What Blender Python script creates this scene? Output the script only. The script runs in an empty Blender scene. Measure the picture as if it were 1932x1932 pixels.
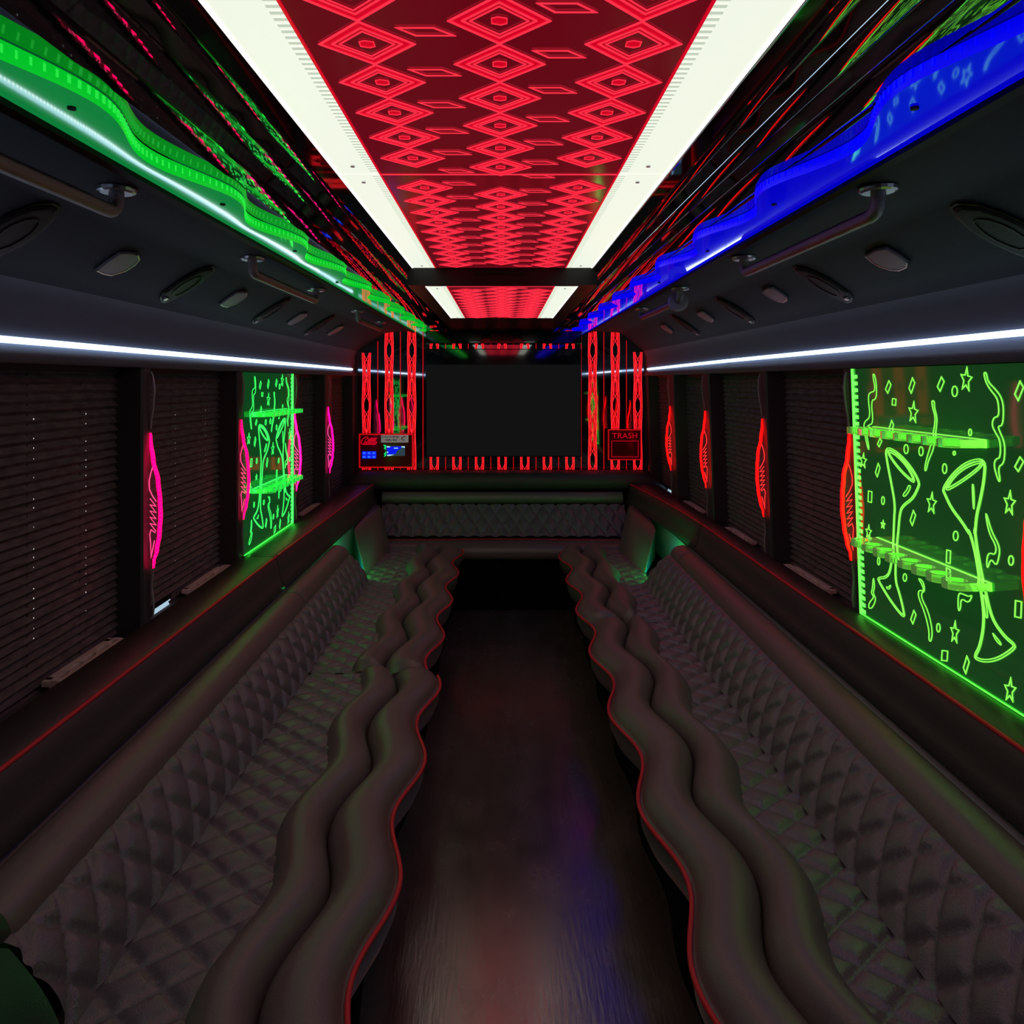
import bpy, math, random
from math import sin, cos, pi
from mathutils import Vector
random.seed(7)
S = bpy.context.scene
COL = S.collection

# ------------------------------------------------------------------ camera, world, exposure
F, CX, CY, CAMZ = 1400.0, 948.0, 720.0, 1.55        # focal length and vanishing point in pixels of a 1932 frame
cam = bpy.data.cameras.new('camera'); camo = bpy.data.objects.new('camera', cam); COL.objects.link(camo)
camo.location = (0, 0, CAMZ); camo.rotation_euler = (pi/2, 0, 0)
cam.sensor_width = 36; cam.sensor_fit = 'HORIZONTAL'; cam.lens = 36*F/1932
cam.shift_x = (966-CX)/1932; cam.shift_y = -(966-CY)/1932; cam.clip_start = .02
S.camera = camo
w = bpy.data.worlds.new('World'); S.world = w; w.use_nodes = True
w.node_tree.nodes['Background'].inputs[0].default_value = (.35, .45, .6, 1)
w.node_tree.nodes['Background'].inputs[1].default_value = .3
S.view_settings.view_transform = 'Standard'; S.view_settings.look = 'None'
S.view_settings.gamma = 1; S.view_settings.use_curve_mapping = False
S.view_settings.exposure = 0.0
S.cycles.sample_clamp_indirect = 3.0
S.cycles.max_bounces = 8; S.cycles.glossy_bounces = 5; S.cycles.transmission_bounces = 8; S.cycles.transparent_max_bounces = 16

# ------------------------------------------------------------------ helpers
def P(x, Z, V): return (x, Z, CAMZ+V)               # V = height above the eye

class MB:
    def __init__(s): s.v = []; s.f = []
    def add(s, vs, fs):
        o = len(s.v); s.v += [tuple(p) for p in vs]; s.f += [tuple(i+o for i in q) for q in fs]; return s
    def hexa(s, p):                                  # 8 points, bottom ring then top ring
        return s.add(p, [(0,3,2,1),(4,5,6,7),(0,1,5,4),(1,2,6,5),(2,3,7,6),(3,0,4,7)])
    def box(s, x0, x1, Z0, Z1, V0, V1):
        return s.hexa([P(x0,Z0,V0),P(x1,Z0,V0),P(x1,Z1,V0),P(x0,Z1,V0),P(x0,Z0,V1),P(x1,Z0,V1),P(x1,Z1,V1),P(x0,Z1,V1)])
    def grid(s, rows, closed=False):                 # rows of equal length point lists
        n = len(rows[0]); vs = [p for r in rows for p in r]; fs = []
        for i in range(len(rows)-1):
            for j in range(n if closed else n-1):
                k = (j+1) % n
                fs.append((i*n+j, i*n+k, (i+1)*n+k, (i+1)*n+j))
        return s.add(vs, fs)
    def loft(s, rows, caps=True):                    # closed cross sections
        o = len(s.v); s.grid(rows, True); n = len(rows[0])
        if caps:
            s.f.append(tuple(o+j for j in range(n))); s.f.append(tuple(o+(len(rows)-1)*n+j for j in reversed(range(n))))
        return s
    def tube(s, pts, r, n=8, caps=True):
        pts = [Vector(p) for p in pts]; rows = []; prev = None
        for i, p in enumerate(pts):
            t = (pts[min(i+1, len(pts)-1)]-pts[max(i-1, 0)]).normalized()
            u = (prev-t*prev.dot(t)) if prev is not None else t.cross(Vector((0,0,1)) if abs(t.z) < .9 else Vector((1,0,0)))
            u.normalize(); prev = u; q = t.cross(u)
            rr = r[i] if isinstance(r, (list, tuple)) else r
            rows.append([p+u*rr*cos(2*pi*k/n)+q*rr*sin(2*pi*k/n) for k in range(n)])
        return s.loft(rows, caps)
    def stroke(s, pts, nrm, wd, dp, closed=False, off=0):   # a raised band of width wd and height dp along a polyline lying in a plane
        pts = [Vector(p) for p in pts]; nrm = Vector(nrm).normalized(); n = len(pts); rows = []
        for i, p in enumerate(pts):
            a = pts[(i-1) % n] if (closed or i > 0) else p
            b = pts[(i+1) % n] if (closed or i < n-1) else p
            d1 = (p-a) if (p-a).length > 1e-9 else (b-p); d2 = (b-p) if (b-p).length > 1e-9 else d1
            d1 = d1.normalized(); d2 = d2.normalized(); t = d1+d2
            t = t.normalized() if t.length > 1e-3 else d1
            m = t.cross(nrm); c = max(.45, m.dot(d1.cross(nrm))); g = m*(off/c); m = m*(wd/2/c)
            rows.append([p+g-m, p+g-m+nrm*dp, p+g+m+nrm*dp, p+g+m])
        if closed: rows.append(rows[0])
        s.grid(rows)
        if not closed:
            o = len(s.v)-4*len(rows); e = len(s.v)-4
            s.f += [(o, o+1, o+2, o+3), (e+3, e+2, e+1, e)]
        return s
    def mesh(s, name, mat, smooth=False, org=(0,0,0)):
        me = bpy.data.meshes.new(name)
        me.from_pydata([(a-org[0], b-org[1], c-org[2]) for a, b, c in s.v], [], s.f)
        for m in (mat if isinstance(mat, list) else [mat]): me.materials.append(m)
        if smooth: me.polygons.foreach_set('use_smooth', [len(p.vertices) <= 4 for p in me.polygons])
        me.validate(); me.update(); return me

ORG = {}
def obj(name, mb, mat, parent=None, smooth=False, label=None, bevel=0, weld=False):
    org = ORG.get(parent.name, (0,0,0)) if parent else (0,0,0)
    me = mb.mesh(name, mat, smooth, org) if isinstance(mb, MB) else mb
    o = bpy.data.objects.new(name, me); COL.objects.link(o)
    if parent: o.parent = parent; ORG[o.name] = org
    if label: o['label'] = label
    if bevel:
        b = o.modifiers.new('bevel', 'BEVEL'); b.width = bevel; b.segments = 2; b.limit_method = 'ANGLE'; b.angle_limit = .6
        if smooth: b.harden_normals = False
    return o
def thing(name, loc, label, cat, group=None):
    o = bpy.data.objects.new(name, None); o.empty_display_size = .05; COL.objects.link(o)
    o.location = loc; ORG[o.name] = tuple(loc); o['label'] = label; o['category'] = cat
    if group: o['group'] = group
    return o
def struct(name, mb, mat, parent=None, smooth=False):
    o = obj(name, mb, mat, parent, smooth)
    if not parent: o['kind'] = 'structure'
    return o
def copy_part(src, parent, offset, name=None):
    c = src.copy(); c.parent = parent; c.location = offset; COL.objects.link(c)
    if name: c.name = name
    return c

# ------------------------------------------------------------------ materials
def mat(name, col, rough=.5, metal=0, emit=None, es=1.0, spec=.5, noise=None, bump=None, trans=0, ior=1.45, coat=0):
    m = bpy.data.materials.new(name); m.use_nodes = True; nt = m.node_tree; b = nt.nodes['Principled BSDF']
    b.inputs['Base Color'].default_value = (*col, 1); b.inputs['Roughness'].default_value = rough
    b.inputs['Metallic'].default_value = metal; b.inputs['Specular IOR Level'].default_value = spec
    b.inputs['IOR'].default_value = ior; b.inputs['Transmission Weight'].default_value = trans
    b.inputs['Coat Weight'].default_value = coat
    if emit: b.inputs['Emission Color'].default_value = (*emit, 1); b.inputs['Emission Strength'].default_value = es
    tc = None
    if noise or bump:
        tc = nt.nodes.new('ShaderNodeTexCoord')
    if noise:                                        # (scale, other colour, stretch xyz)
        mp = nt.nodes.new('ShaderNodeMapping'); mp.inputs['Scale'].default_value = noise[2]
        n = nt.nodes.new('ShaderNodeTexNoise'); n.inputs['Scale'].default_value = noise[0]; n.inputs['Detail'].default_value = 6
        r = nt.nodes.new('ShaderNodeValToRGB'); r.color_ramp.elements[0].position = .35; r.color_ramp.elements[1].position = .68
        r.color_ramp.elements[0].color = (*col, 1); r.color_ramp.elements[1].color = (*noise[1], 1)
        nt.links.new(tc.outputs['Object'], mp.inputs[0]); nt.links.new(mp.outputs[0], n.inputs['Vector'])
        nt.links.new(n.outputs[0], r.inputs[0]); nt.links.new(r.outputs[0], b.inputs['Base Color'])
    if bump:                                         # (scale, strength, kind)
        if bump[2] == 'voronoi':
            n = nt.nodes.new('ShaderNodeTexVoronoi'); n.inputs['Scale'].default_value = bump[0]
        else:
            n = nt.nodes.new('ShaderNodeTexNoise'); n.inputs['Scale'].default_value = bump[0]; n.inputs['Detail'].default_value = 4
        bn = nt.nodes.new('ShaderNodeBump'); bn.inputs['Strength'].default_value = bump[1]; bn.inputs['Distance'].default_value = .002
        nt.links.new(tc.outputs['Object'], n.inputs['Vector']); nt.links.new(n.outputs[0], bn.inputs['Height'])
        nt.links.new(bn.outputs[0], b.inputs['Normal'])
    return m

LEATHER = (.17, .150, .136)
M = dict(
    leather=mat('smooth_leather', LEATHER, .31, ior=1.75, bump=(420, .25, 'voronoi')),
    quilt=mat('quilted_leather', (.165,.158,.17), .31, ior=1.75, bump=(300, .3, 'voronoi')),
    raillth=mat('rail_leather', (.07,.062,.062), .40, spec=.6, bump=(420, .25, 'voronoi')),
    piping=mat('red_piping', (.85,.035,.045), .4),
    seam=mat('dark_seam', (.012,.012,.012), .8),
    base=mat('black_carpet', (.006,.006,.006), .95, spec=.1),
    vinyl=mat('dark_vinyl', (.09,.092,.11), .6, spec=.3, bump=(260, .2, 'noise')),
    header=mat('header_vinyl', (.135,.135,.185), .6, spec=.3, bump=(260, .2, 'noise')),
    lining=mat('overhead_lining', (.050,.054,.072), .7, spec=.2, bump=(260, .2, 'noise')),
    post=mat('post_plastic', (.06,.058,.07), .45, spec=.4),
    blind=mat('pleated_fabric', (.11,.092,.10), .75, spec=.2, noise=(6, (.20,.165,.17), (1,3,14))),
    blindframe=mat('blind_rail', (.02,.02,.022), .5),
    mirror=mat('black_mirror', (.26,.27,.30), .03, metal=1.0),
    blackgloss=mat('black_gloss', (.008,.007,.009), .06, spec=.7),
    black=mat('black_matte', (.008,.008,.009), .6, spec=.2),
    white=mat('lit_white_panel', (.35,.35,.33), .3, emit=(.82,.87,.74), es=1.06),
    tick=mat('lit_panel_tick', (.35,.35,.33), .4, emit=(.60,.68,.54), es=.9),
    whiteedge=mat('lit_panel_edge', (.5,.5,.5), .4, emit=(1,1,.93), es=1.15),
    redpanel=mat('red_acrylic', (.045,.004,.008), .12, spec=.6, emit=(1,.02,.06), es=.12),
    redband=mat('red_band', (.2,.01,.02), .25, emit=(1,.0,.025), es=.62),
    redband2=mat('red_band_dim', (.2,.01,.02), .25, emit=(1,.0,.025), es=.34),
    redline=mat('red_line', (.4,.05,.05), .3, emit=(1,.03,.065), es=1.0),
    redbright=mat('red_lattice_line', (.4,.05,.05), .3, emit=(1,.02,.03), es=1.6),
    redlattice=mat('red_lattice', (.3,.02,.02), .3, emit=(1,.0,.008), es=.48),
    redneon=mat('red_neon', (.3,.02,.02), .3, emit=(1,.001,.001), es=5.0),
    redneonline=mat('red_neon_line', (.3,.05,.05), .3, emit=(1,.02,.02), es=3.0),
    pink=mat('pink_neon', (.3,.02,.1), .3, emit=(1,.0,.065), es=5.0),
    pinkline=mat('pink_neon_line', (.3,.05,.2), .3, emit=(1,.04,.15), es=3.0),
    magenta=mat('magenta_neon', (.3,.02,.2), .3, emit=(1,.0,.13), es=5.0),
    magentaline=mat('magenta_neon_line', (.3,.05,.2), .3, emit=(1,.05,.25), es=3.0),
    ledwhite=mat('led_strip_white', (.5,.5,.5), .4, emit=(.52,.74,1), es=3.2),
    ledbead=mat('led_bead', (.5,.5,.5), .4, emit=(.95,1,1), es=6.0),
    greenface=mat('green_soffit_face', (.0,.16,.02), .25, emit=(.0,.62,.025), es=.85),
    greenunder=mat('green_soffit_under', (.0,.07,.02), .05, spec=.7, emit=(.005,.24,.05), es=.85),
    greentick=mat('green_soffit_tick', (.0,.2,.02), .3, emit=(.02,.75,.06), es=1.0),
    blueface=mat('blue_soffit_face', (.0,.0,.2), .25, emit=(.0,.0,.84), es=1.0),
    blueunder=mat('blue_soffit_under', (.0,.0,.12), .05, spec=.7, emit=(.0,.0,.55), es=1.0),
    bluetick=mat('blue_soffit_tick', (.0,.0,.2), .3, emit=(.0,.0,.95), es=1.0),
    chrome=mat('brushed_chrome', (.55,.52,.56), .3, metal=1, bump=(900, .1, 'noise')),
    tube=mat('knurled_tube', (.30,.26,.28), .36, metal=1, bump=(700, .5, 'voronoi')),
    lens=mat('lamp_lens', (.21,.185,.25), .4, spec=.5),
    pod=mat('pod_plastic', (.02,.021,.026), .55, spec=.25),
    satin=mat('black_satin', (.012,.011,.012), .38, spec=.3),
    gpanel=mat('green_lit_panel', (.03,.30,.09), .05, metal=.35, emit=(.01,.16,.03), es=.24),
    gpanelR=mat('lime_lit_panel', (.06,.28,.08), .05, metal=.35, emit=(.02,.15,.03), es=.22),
    gedge=mat('green_edge_glow', (.1,.5,.1), .3, emit=(.03,.8,.06), es=3.5),
    gedgeB=mat('green_rail_cast', (.1,.5,.1), .3, emit=(.02,.8,.03), es=7.0), limeedgeB=mat('lime_rail_cast', (.1,.5,.1), .3, emit=(.05,.8,.03), es=4.5),
    gline=mat('green_engraving', (.1,.5,.1), .3, emit=(.04,.95,.13), es=1.4),
    limeedge=mat('lime_edge_glow', (.1,.5,.1), .3, emit=(.11,.86,.07), es=2.0),
    limeline=mat('lime_engraving', (.2,.5,.1), .3, emit=(.25,1,.09), es=1.25),
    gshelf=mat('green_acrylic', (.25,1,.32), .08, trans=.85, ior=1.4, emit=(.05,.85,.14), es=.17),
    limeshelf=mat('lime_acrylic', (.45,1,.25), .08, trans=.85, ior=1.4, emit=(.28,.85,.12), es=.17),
    clear=mat('clear_acrylic', (.5,.5,.55), .08),
    rim=mat('unlit_rim', (.35,.32,.36), .25, spec=.6),
    tvframe=mat('tv_frame', (.006,.006,.008), .15, spec=.5),
    tvglass=mat('tv_glass', (.006,.006,.007), .04, ior=2.6),
    screen=mat('tv_screen', (.004,.004,.004), .8, spec=.1, emit=(1,1,1), es=.0055),
    cream=mat('cream_plastic', (.90,.83,.75), .5, noise=(30, (.74,.66,.58), (1,1,1))),
    label=mat('label_plate', (.50,.44,.45), .5, emit=(.6,.5,.52), es=.22),
    ink=mat('label_ink', (.10,.04,.05), .6),
    bluebtn=mat('blue_button', (.0,.0,.3), .3, emit=(.0,.02,1), es=1.0),
    bluebtn2=mat('blue_button_symbol', (.0,.1,.3), .3, emit=(.03,.15,1), es=1.2),
    boxface=mat('control_face', (.02,.004,.006), .12, spec=.5, emit=(1,0,.03), es=.012),
    scrblue=mat('screen_blue', (0,0,.1), .2, emit=(.0,.005,.85), es=1.0),
    scrgrey=mat('screen_grey', (.05,.07,.09), .2, emit=(.02,.04,.06), es=1.0),
    scrwhite=mat('screen_white', (.3,.5,.5), .2, emit=(.4,.8,1), es=1.0),
    scrgreen=mat('screen_green', (.0,.3,.1), .2, emit=(.0,.8,.22), es=1.0),
    daylight=mat('daylight_pane', (.3,.4,.5), .1, emit=(.44,.62,.75), es=.9),
    dayspeck=mat('daylight_speck_glow', (.5,.5,.5), .4, emit=(.9,.9,.9), es=1.0),
    cornerled=mat('green_corner_led', (.0,.3,.05), .3, emit=(.004,.75,.10), es=110.0),
    tealed=mat('blue_corner_led', (.0,.1,.3), .3, emit=(.0,.3,.75), es=35.0),
    recess=mat('recess_panel', (.3,.34,.34), .6),
)
M['clear'].node_tree.nodes['Principled BSDF'].inputs['Alpha'].default_value = .10
# floor: dark brown vinyl, worn in streaks along the aisle
def floor_mat():
    m = bpy.data.materials.new('worn_floor'); m.use_nodes = True; nt = m.node_tree; b = nt.nodes['Principled BSDF']; L = nt.links
    tc = nt.nodes.new('ShaderNodeTexCoord')
    def noise(scale, st, det=8):
        mp = nt.nodes.new('ShaderNodeMapping'); mp.inputs['Scale'].default_value = st
        n = nt.nodes.new('ShaderNodeTexNoise'); n.inputs['Scale'].default_value = scale; n.inputs['Detail'].default_value = det
        L.new(tc.outputs['Object'], mp.inputs[0]); L.new(mp.outputs[0], n.inputs['Vector']); return n
    n1 = noise(3, (9, .8, 1)); n2 = noise(2.2, (1, 1, 1)); n3 = noise(30, (3, .35, 1)); n4 = noise(5, (1.6, 1.0, 1))
    r = nt.nodes.new('ShaderNodeValToRGB'); r.color_ramp.elements[0].color = (.045,.040,.034,1); r.color_ramp.elements[1].color = (.135,.126,.112,1)
    r.color_ramp.elements[0].position = .3; r.color_ramp.elements[1].position = .75
    mx = nt.nodes.new('ShaderNodeMath'); mx.operation = 'ADD'
    m1 = nt.nodes.new('ShaderNodeMath'); m1.operation = 'MULTIPLY'; m1.inputs[1].default_value = .5
    m2 = nt.nodes.new('ShaderNodeMath'); m2.operation = 'MULTIPLY'; m2.inputs[1].default_value = .5
    L.new(n1.outputs[0], m1.inputs[0]); L.new(n2.outputs[0], m2.inputs[0]); L.new(m1.outputs[0], mx.inputs[0]); L.new(m2.outputs[0], mx.inputs[1])
    L.new(mx.outputs[0], r.inputs[0]); L.new(r.outputs[0], b.inputs['Base Color'])
    rr = nt.nodes.new('ShaderNodeMapRange'); rr.inputs['From Min'].default_value = .3; rr.inputs['From Max'].default_value = .7
    rr.inputs['To Min'].default_value = .20; rr.inputs['To Max'].default_value = .30
    L.new(n4.outputs[0], rr.inputs[0]); L.new(rr.outputs[0], b.inputs['Roughness'])
    bn = nt.nodes.new('ShaderNodeBump'); bn.inputs['Strength'].default_value = .25; bn.inputs['Distance'].default_value = .002
    L.new(n3.outputs[0], bn.inputs['Height']); L.new(bn.outputs[0], b.inputs['Normal'])
    b.inputs['IOR'].default_value = 3.3
    return m
M['floor'] = floor_mat()

# ------------------------------------------------------------------ the body of the bus
ZN, ZB = -1.3, 5.8                                   # front bulkhead behind the eye, rear wall
FL = -1.55; SEAT = -1.12; SILL = -.77
LEFT, RIGHT = -1, 1
SIDE = {LEFT: 'left', RIGHT: 'right'}
def wallx(s, Z, V=-.36):
    return 1.14+.0042*(Z-2.3) if s < 0 else 1.185-.0125*(Z-2)+.036*(-.36-V)
def W(s, Z, V, wd=0): return P(s*(wallx(s, Z, V)-wd), Z, V)   # wd = how far it stands proud of the wall
def on_wall(s, px, py, wd=0):                        # a measured point of the photograph carried onto the side wall
    Z = 2.0; V = -.3
    for _ in range(12):
        Z = F*(wallx(s, Z, V)-wd)/abs(px-CX); V = -(py-CY)*Z/F
    return Z, V
def at(px, py, Z): return ((px-CX)*Z/F, -(py-CY)*Z/F)

struct('floor', MB().box(-1.25, 1.3, ZN, 6.0, FL-.05, FL), M['floor'])
struct('wall_back', MB().box(-1.28, 1.30, ZB, ZB+.08, FL, .62), M['blackgloss'])
struct('wall_front', MB().box(-1.28, 1.30, ZN-.08, ZN, FL, .62), M['vinyl'])
struct('roof', MB().box(-1.30, 1.32, ZN-.08, 6.0, .56, .62), M['black'])
nwall = 0
OVER = {}
def over(s, Z):                                      # the sloping overhead lining: list of (x, V) from the window header up
    wx = wallx(s, Z, .1); dx = .0 if s < 0 else .01
    return [(wx-.016, .045), (wx-.008, .075), (wx-.001, .09), (wx-.004, .20), (wx-.02, .238), (wx-.06, .268), (.93+dx, .370), (.90+dx, .381), (.86+dx, .386), (.69, .392)]
for s in (LEFT, RIGHT):
    mb = MB()
    # outer skin behind the windows, and the wall below the sill
    mb.hexa([P(s*1.30, ZN, FL), P(s*1.34, ZN, FL), P(s*1.34, 6.0, FL), P(s*1.30, 6.0, FL),
             P(s*1.30, ZN, .60), P(s*1.34, ZN, .60), P(s*1.34, 6.0, .60), P(s*1.30, 6.0, .60)])
    mb.grid([[W(s, Z, -.86, -.16), W(s, Z, -.86, -.07), W(s, Z, -.81, -.07), W(s, Z, -.81, -.02), W(s, Z, FL, -.02)] for Z in (ZN, 2, 4, ZB)])
    # sill ledge is part of the wall
    struct('wall_'+SIDE[s], mb, M['vinyl'])
    # header and overhead lining
    Zs = [ZN, -.5, 1, 2.5, 4, ZB]
    rows = [[P(s*x, Z, V) for x, V in [(wallx(s, Z, .045)+.14, .045)]+over(s, Z)] for Z in Zs]
    lo = struct('ceiling_slope_'+SIDE[s], MB().grid(rows), [M['header'], M['lining']], smooth=True)
    lo.data.polygons.foreach_set('material_index', [0 if i % 10 < 5 else 1 for i in range(len(lo.data.polygons))])

# ------------------------------------------------------------------ ceiling: black slab with dark mirror slats beside the lit centre
ceil = MB().box(-.74, .74, ZN, ZB, .50, .56)
ceil.box(-.40, -.366, ZN, 3.0, .46, .50); ceil.box(.364, .40, ZN, 3.0, .46, .50)
ceiling = struct('ceiling', ceil, M['black'])
bulk = MB().box(-.385, .385, 3.0, 3.035, .39, .50)
bulk.box(-.385, -.318, 3.035, ZB, .39, .50); bulk.box(.312, .385, 3.035, ZB, .39, .50); bulk.box(-.318, .312, 4.56, ZB, .39, .50)
bulk.box(-.318, .312, 3.035, 4.56, .41, .5)
beam = struct('ceiling_beam', bulk, M['satin'])
obj('label_plate', MB().box(*[at(895, 0, 2.99)[0], at(990, 0, 2.99)[0]], 2.993, 3.0, .434, .448), M['pod'], beam)
# (outer x, inner x, V outer, V inner, bulge): reflecting slats alternate with steep narrow ones
SLATS = [(.71, .549, .4245, .4100, .0), (.549, .494, .4100, .4163, .0014), (.494, .470, .4163, .4260, .0), (.470, .433, .4260, .4277, .0010),
         (.433, .410, .4277, .4372, .0), (.410, .388, .4372, .4374, .0006), (.388, .366, .4374, .4590, .0)]
def slat_v(x):
    for xa, xb, va, vb, sg in SLATS:
        if xb <= x <= xa:
            q = (xa-x)/(xa-xb); return va+(vb-va)*q-sg*(1-(2*q-1)**2)
    return .42
for s in (LEFT, RIGHT):
    for xa, xb, va, vb, sg in SLATS:
        mb = MB(); rows = []
        for Z in [ZN, 0, 1, 1.645, 1.65, 2.5, 3.2, 4, 5, ZB]:
            row = []
            for k in range(13):
                q = k/12; sag = sg*(1-(2*q-1)**2)
                row.append(P(s*(xa+(xb-xa)*q), Z, va+(vb-va)*q-sag))
            row.append(P(s*xb, Z, vb+.005)); row.append(P(s*xa, Z, va+.005))
            rows.append(row)
        mb.loft(rows)
        obj('mirror_slat', mb, M['mirror'], ceiling, smooth=False)
for o in list(ceiling.children):
    o.data.polygons.foreach_set('use_smooth', [len(p.vertices) == 4 and p.normal.z < -.5 for p in o.data.polygons])

# lit white panels either side, lit from their edges
def ceiling_light(x0, x1, Z0, Z1, V, label, inner):
    xm = (x0+x1)/2; t = thing('ceiling_light', P(xm, (Z0+Z1)/2, V), label, 'ceiling light', 'white lit ceiling panels')
    obj('diffuser', MB().box(min(x0,x1), max(x0,x1), Z0, Z1, V, V+.008), M['white'], t)
    d = 1 if inner > xm else -1
    e = MB(); o_ = x0 if inner == x1 else x1
    e.box(min(o_, o_+d*.006), max(o_, o_+d*.006), Z0, Z1, V-.0015, V); obj('lit_edge', e, M['whiteedge'], t)
    tk = MB(); Z = Z0+.01
    while Z < Z1-.01:
        tk.box(min(inner, inner-d*.018), max(inner, inner-d*.018), Z, Z+.007, V-.001, V-.0002); Z += .0165
    k = obj('led_tick', tk, M['tick'], t); k['kind'] = 'stuff'
    for Zs in (Z0+.06, Z1-.06):
        if Zs > .5:
            obj('screw', MB().tube([P(xm, Zs, V-.003), P(xm, Zs, V)], .005, 8), M['chrome'], t)
    return t
XL0, XL1, XR0, XR1 = -.366, -.272, .257, .364
ceiling_light(XL0, XL1, ZN, 1.640, .46, 'long white lit ceiling panel on the green side, nearer the viewer', XL1)
ceiling_light(XR1, XR0, ZN, 1.640, .46, 'long white lit ceiling panel on the blue side, nearer the viewer', XR0)
ceiling_light(XL0, XL1, 1.646, 2.998, .46, 'white lit ceiling panel on the green side, between the seam and the black beam', XL1)
ceiling_light(XR1, XR0, 1.646, 2.998, .46, 'white lit ceiling panel on the blue side, between the seam and the black beam', XR0)
ceiling_light(-.316, -.229, 3.04, 4.555, .39, 'white lit ceiling panel on the green side, beyond the black beam', -.229)
ceiling_light(.309, .214, 3.04, 4.555, .39, 'white lit ceiling panel on the blue side, beyond the black beam', .214)

# red engraved acrylic panels
def dia(mb, r, wd, V, h=.5): mb.stroke([P(-r,0,V),P(0,-r*.98,V),P(r,0,V),P(0,r*.98,V)], (0,0,-1), wd, .0012, True)
def dia_band(mb, ro, ri, V):
    o = [P(-ro,0,V),P(0,-ro,V),P(ro,0,V),P(0,ro,V)]; i = [P(-ri,0,V),P(0,-ri,V),P(ri,0,V),P(0,ri,V)]
    mb.add(o+i, [(k, (k+1) % 4, (k+1) % 4+4, k+4) for k in range(4)])
def dia_mesh():
    mb = MB(); idx = []
    def mark(m): idx.extend([m]*(len(mb.f)-len(idx)))
    R_ = .0655
    dia_band(mb, R_, R_*.74, -.0006); mark(1)
    dia_band(mb, R_*.70, R_*.56, -.0006); mark(2)
    dia(mb, R_*.985, .0034, -.0008); dia(mb, R_*.72, .0026, -.0008); dia(mb, R_*.57, .0018, -.0008); mark(0)
    q = R_*.15
    mb.add([P(-q,-q*.7,-.0008),P(-q*.2,-q*1.1,-.0008),P(q,-q*.7,-.0008),P(q,q*.7,-.0008),P(q*.2,q*1.1,-.0008),P(-q,q*.7,-.0008)], [(0,1,2,3,4,5)]); mark(1)
    mb.stroke([P(-q,-q*.7,-.0008),P(-q*.2,-q*1.1,-.0008),P(q,-q*.7,-.0008),P(q,q*.7,-.0008),P(q*.2,q*1.1,-.0008),P(-q,q*.7,-.0008)], (0,0,-1), .0012, .001, True); mark(0)
    me = mb.mesh('engraved_diamond', [M['redline'], M['redband'], M['redband2']], org=(0,0,CAMZ))
    me.polygons.foreach_set('material_index', idx[:len(me.polygons)]); return me
def small_mesh(sg):
    mb = MB(); idx = []
    pts = [P(-.0365,-.0108,-.0008),P(.011,-.0108,-.0008),P(.0365,.0108,-.0008),P(-.014,.0108,-.0008)]
    mb.stroke(pts, (0,0,-1), .0028, .0012, True); idx += [0]*len(mb.f)
    me = mb.mesh('engraved_lozenge', [M['redline']], org=(0,0,CAMZ)); return me
DM = dia_mesh(); SM = small_mesh(1)
def red_panel(x0, x1, Z0, Z1, V, zc, zs, label):
    t = thing('red_ceiling_panel', P(0, (Z0+Z1)/2, V), label, 'ceiling panel', 'red engraved ceiling panels')
    obj('acrylic_sheet', MB().box(x0, x1, Z0, Z1, V, V+.006), M['redpanel'], t)
    for x, d in ((x0, 1), (x1, -1)):
        obj('lit_edge', MB().box(min(x, x+d*.004), max(x, x+d*.004), Z0, Z1, V-.002, V), M['redband'], t)
    if Z0 > 0:
        obj('lit_edge', MB().box(x0, x1, Z0, Z0+.003, V-.002, V), M['redline'], t)
    c = (x0+x1)/2; k0 = -60
    def put(me, x, Z, nm):
        o = bpy.data.objects.new(nm, me); COL.objects.link(o); o.parent = t; o.location = (x-0, Z-(Z0+Z1)/2, -.0004)
    k = -60
    sc = (x1-x0)/.529
    while k < 60:
        for x, off, me, nm in ((-.004, 0, DM, 'engraved_diamond'), (-.184, .065, DM, 'engraved_diamond'), (.178, .065, DM, 'engraved_diamond'),
                               (-.1005, .029, SM, 'engraved_lozenge'), (.0795, -.033, SM, 'engraved_lozenge')):
            Z = zc+off+k*.1288; m = .046 if me is DM else .012
            if Z0+m < Z < Z1-m: put(me, x*sc, Z, nm)
        k += 1
red_panel(XL1, XR0, ZN, 1.642, .46, .943, 0, 'red glowing diamond pattern ceiling panel, nearer the viewer')
red_panel(XL1, XR0, 1.644, 2.998, .46, 1.69, 0, 'red glowing diamond pattern ceiling panel between the seam and the black beam')
red_panel(-.229, .214, 3.04, 4.555, .39, 3.12, 0, 'small red glowing ceiling panel beyond the black beam')

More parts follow.
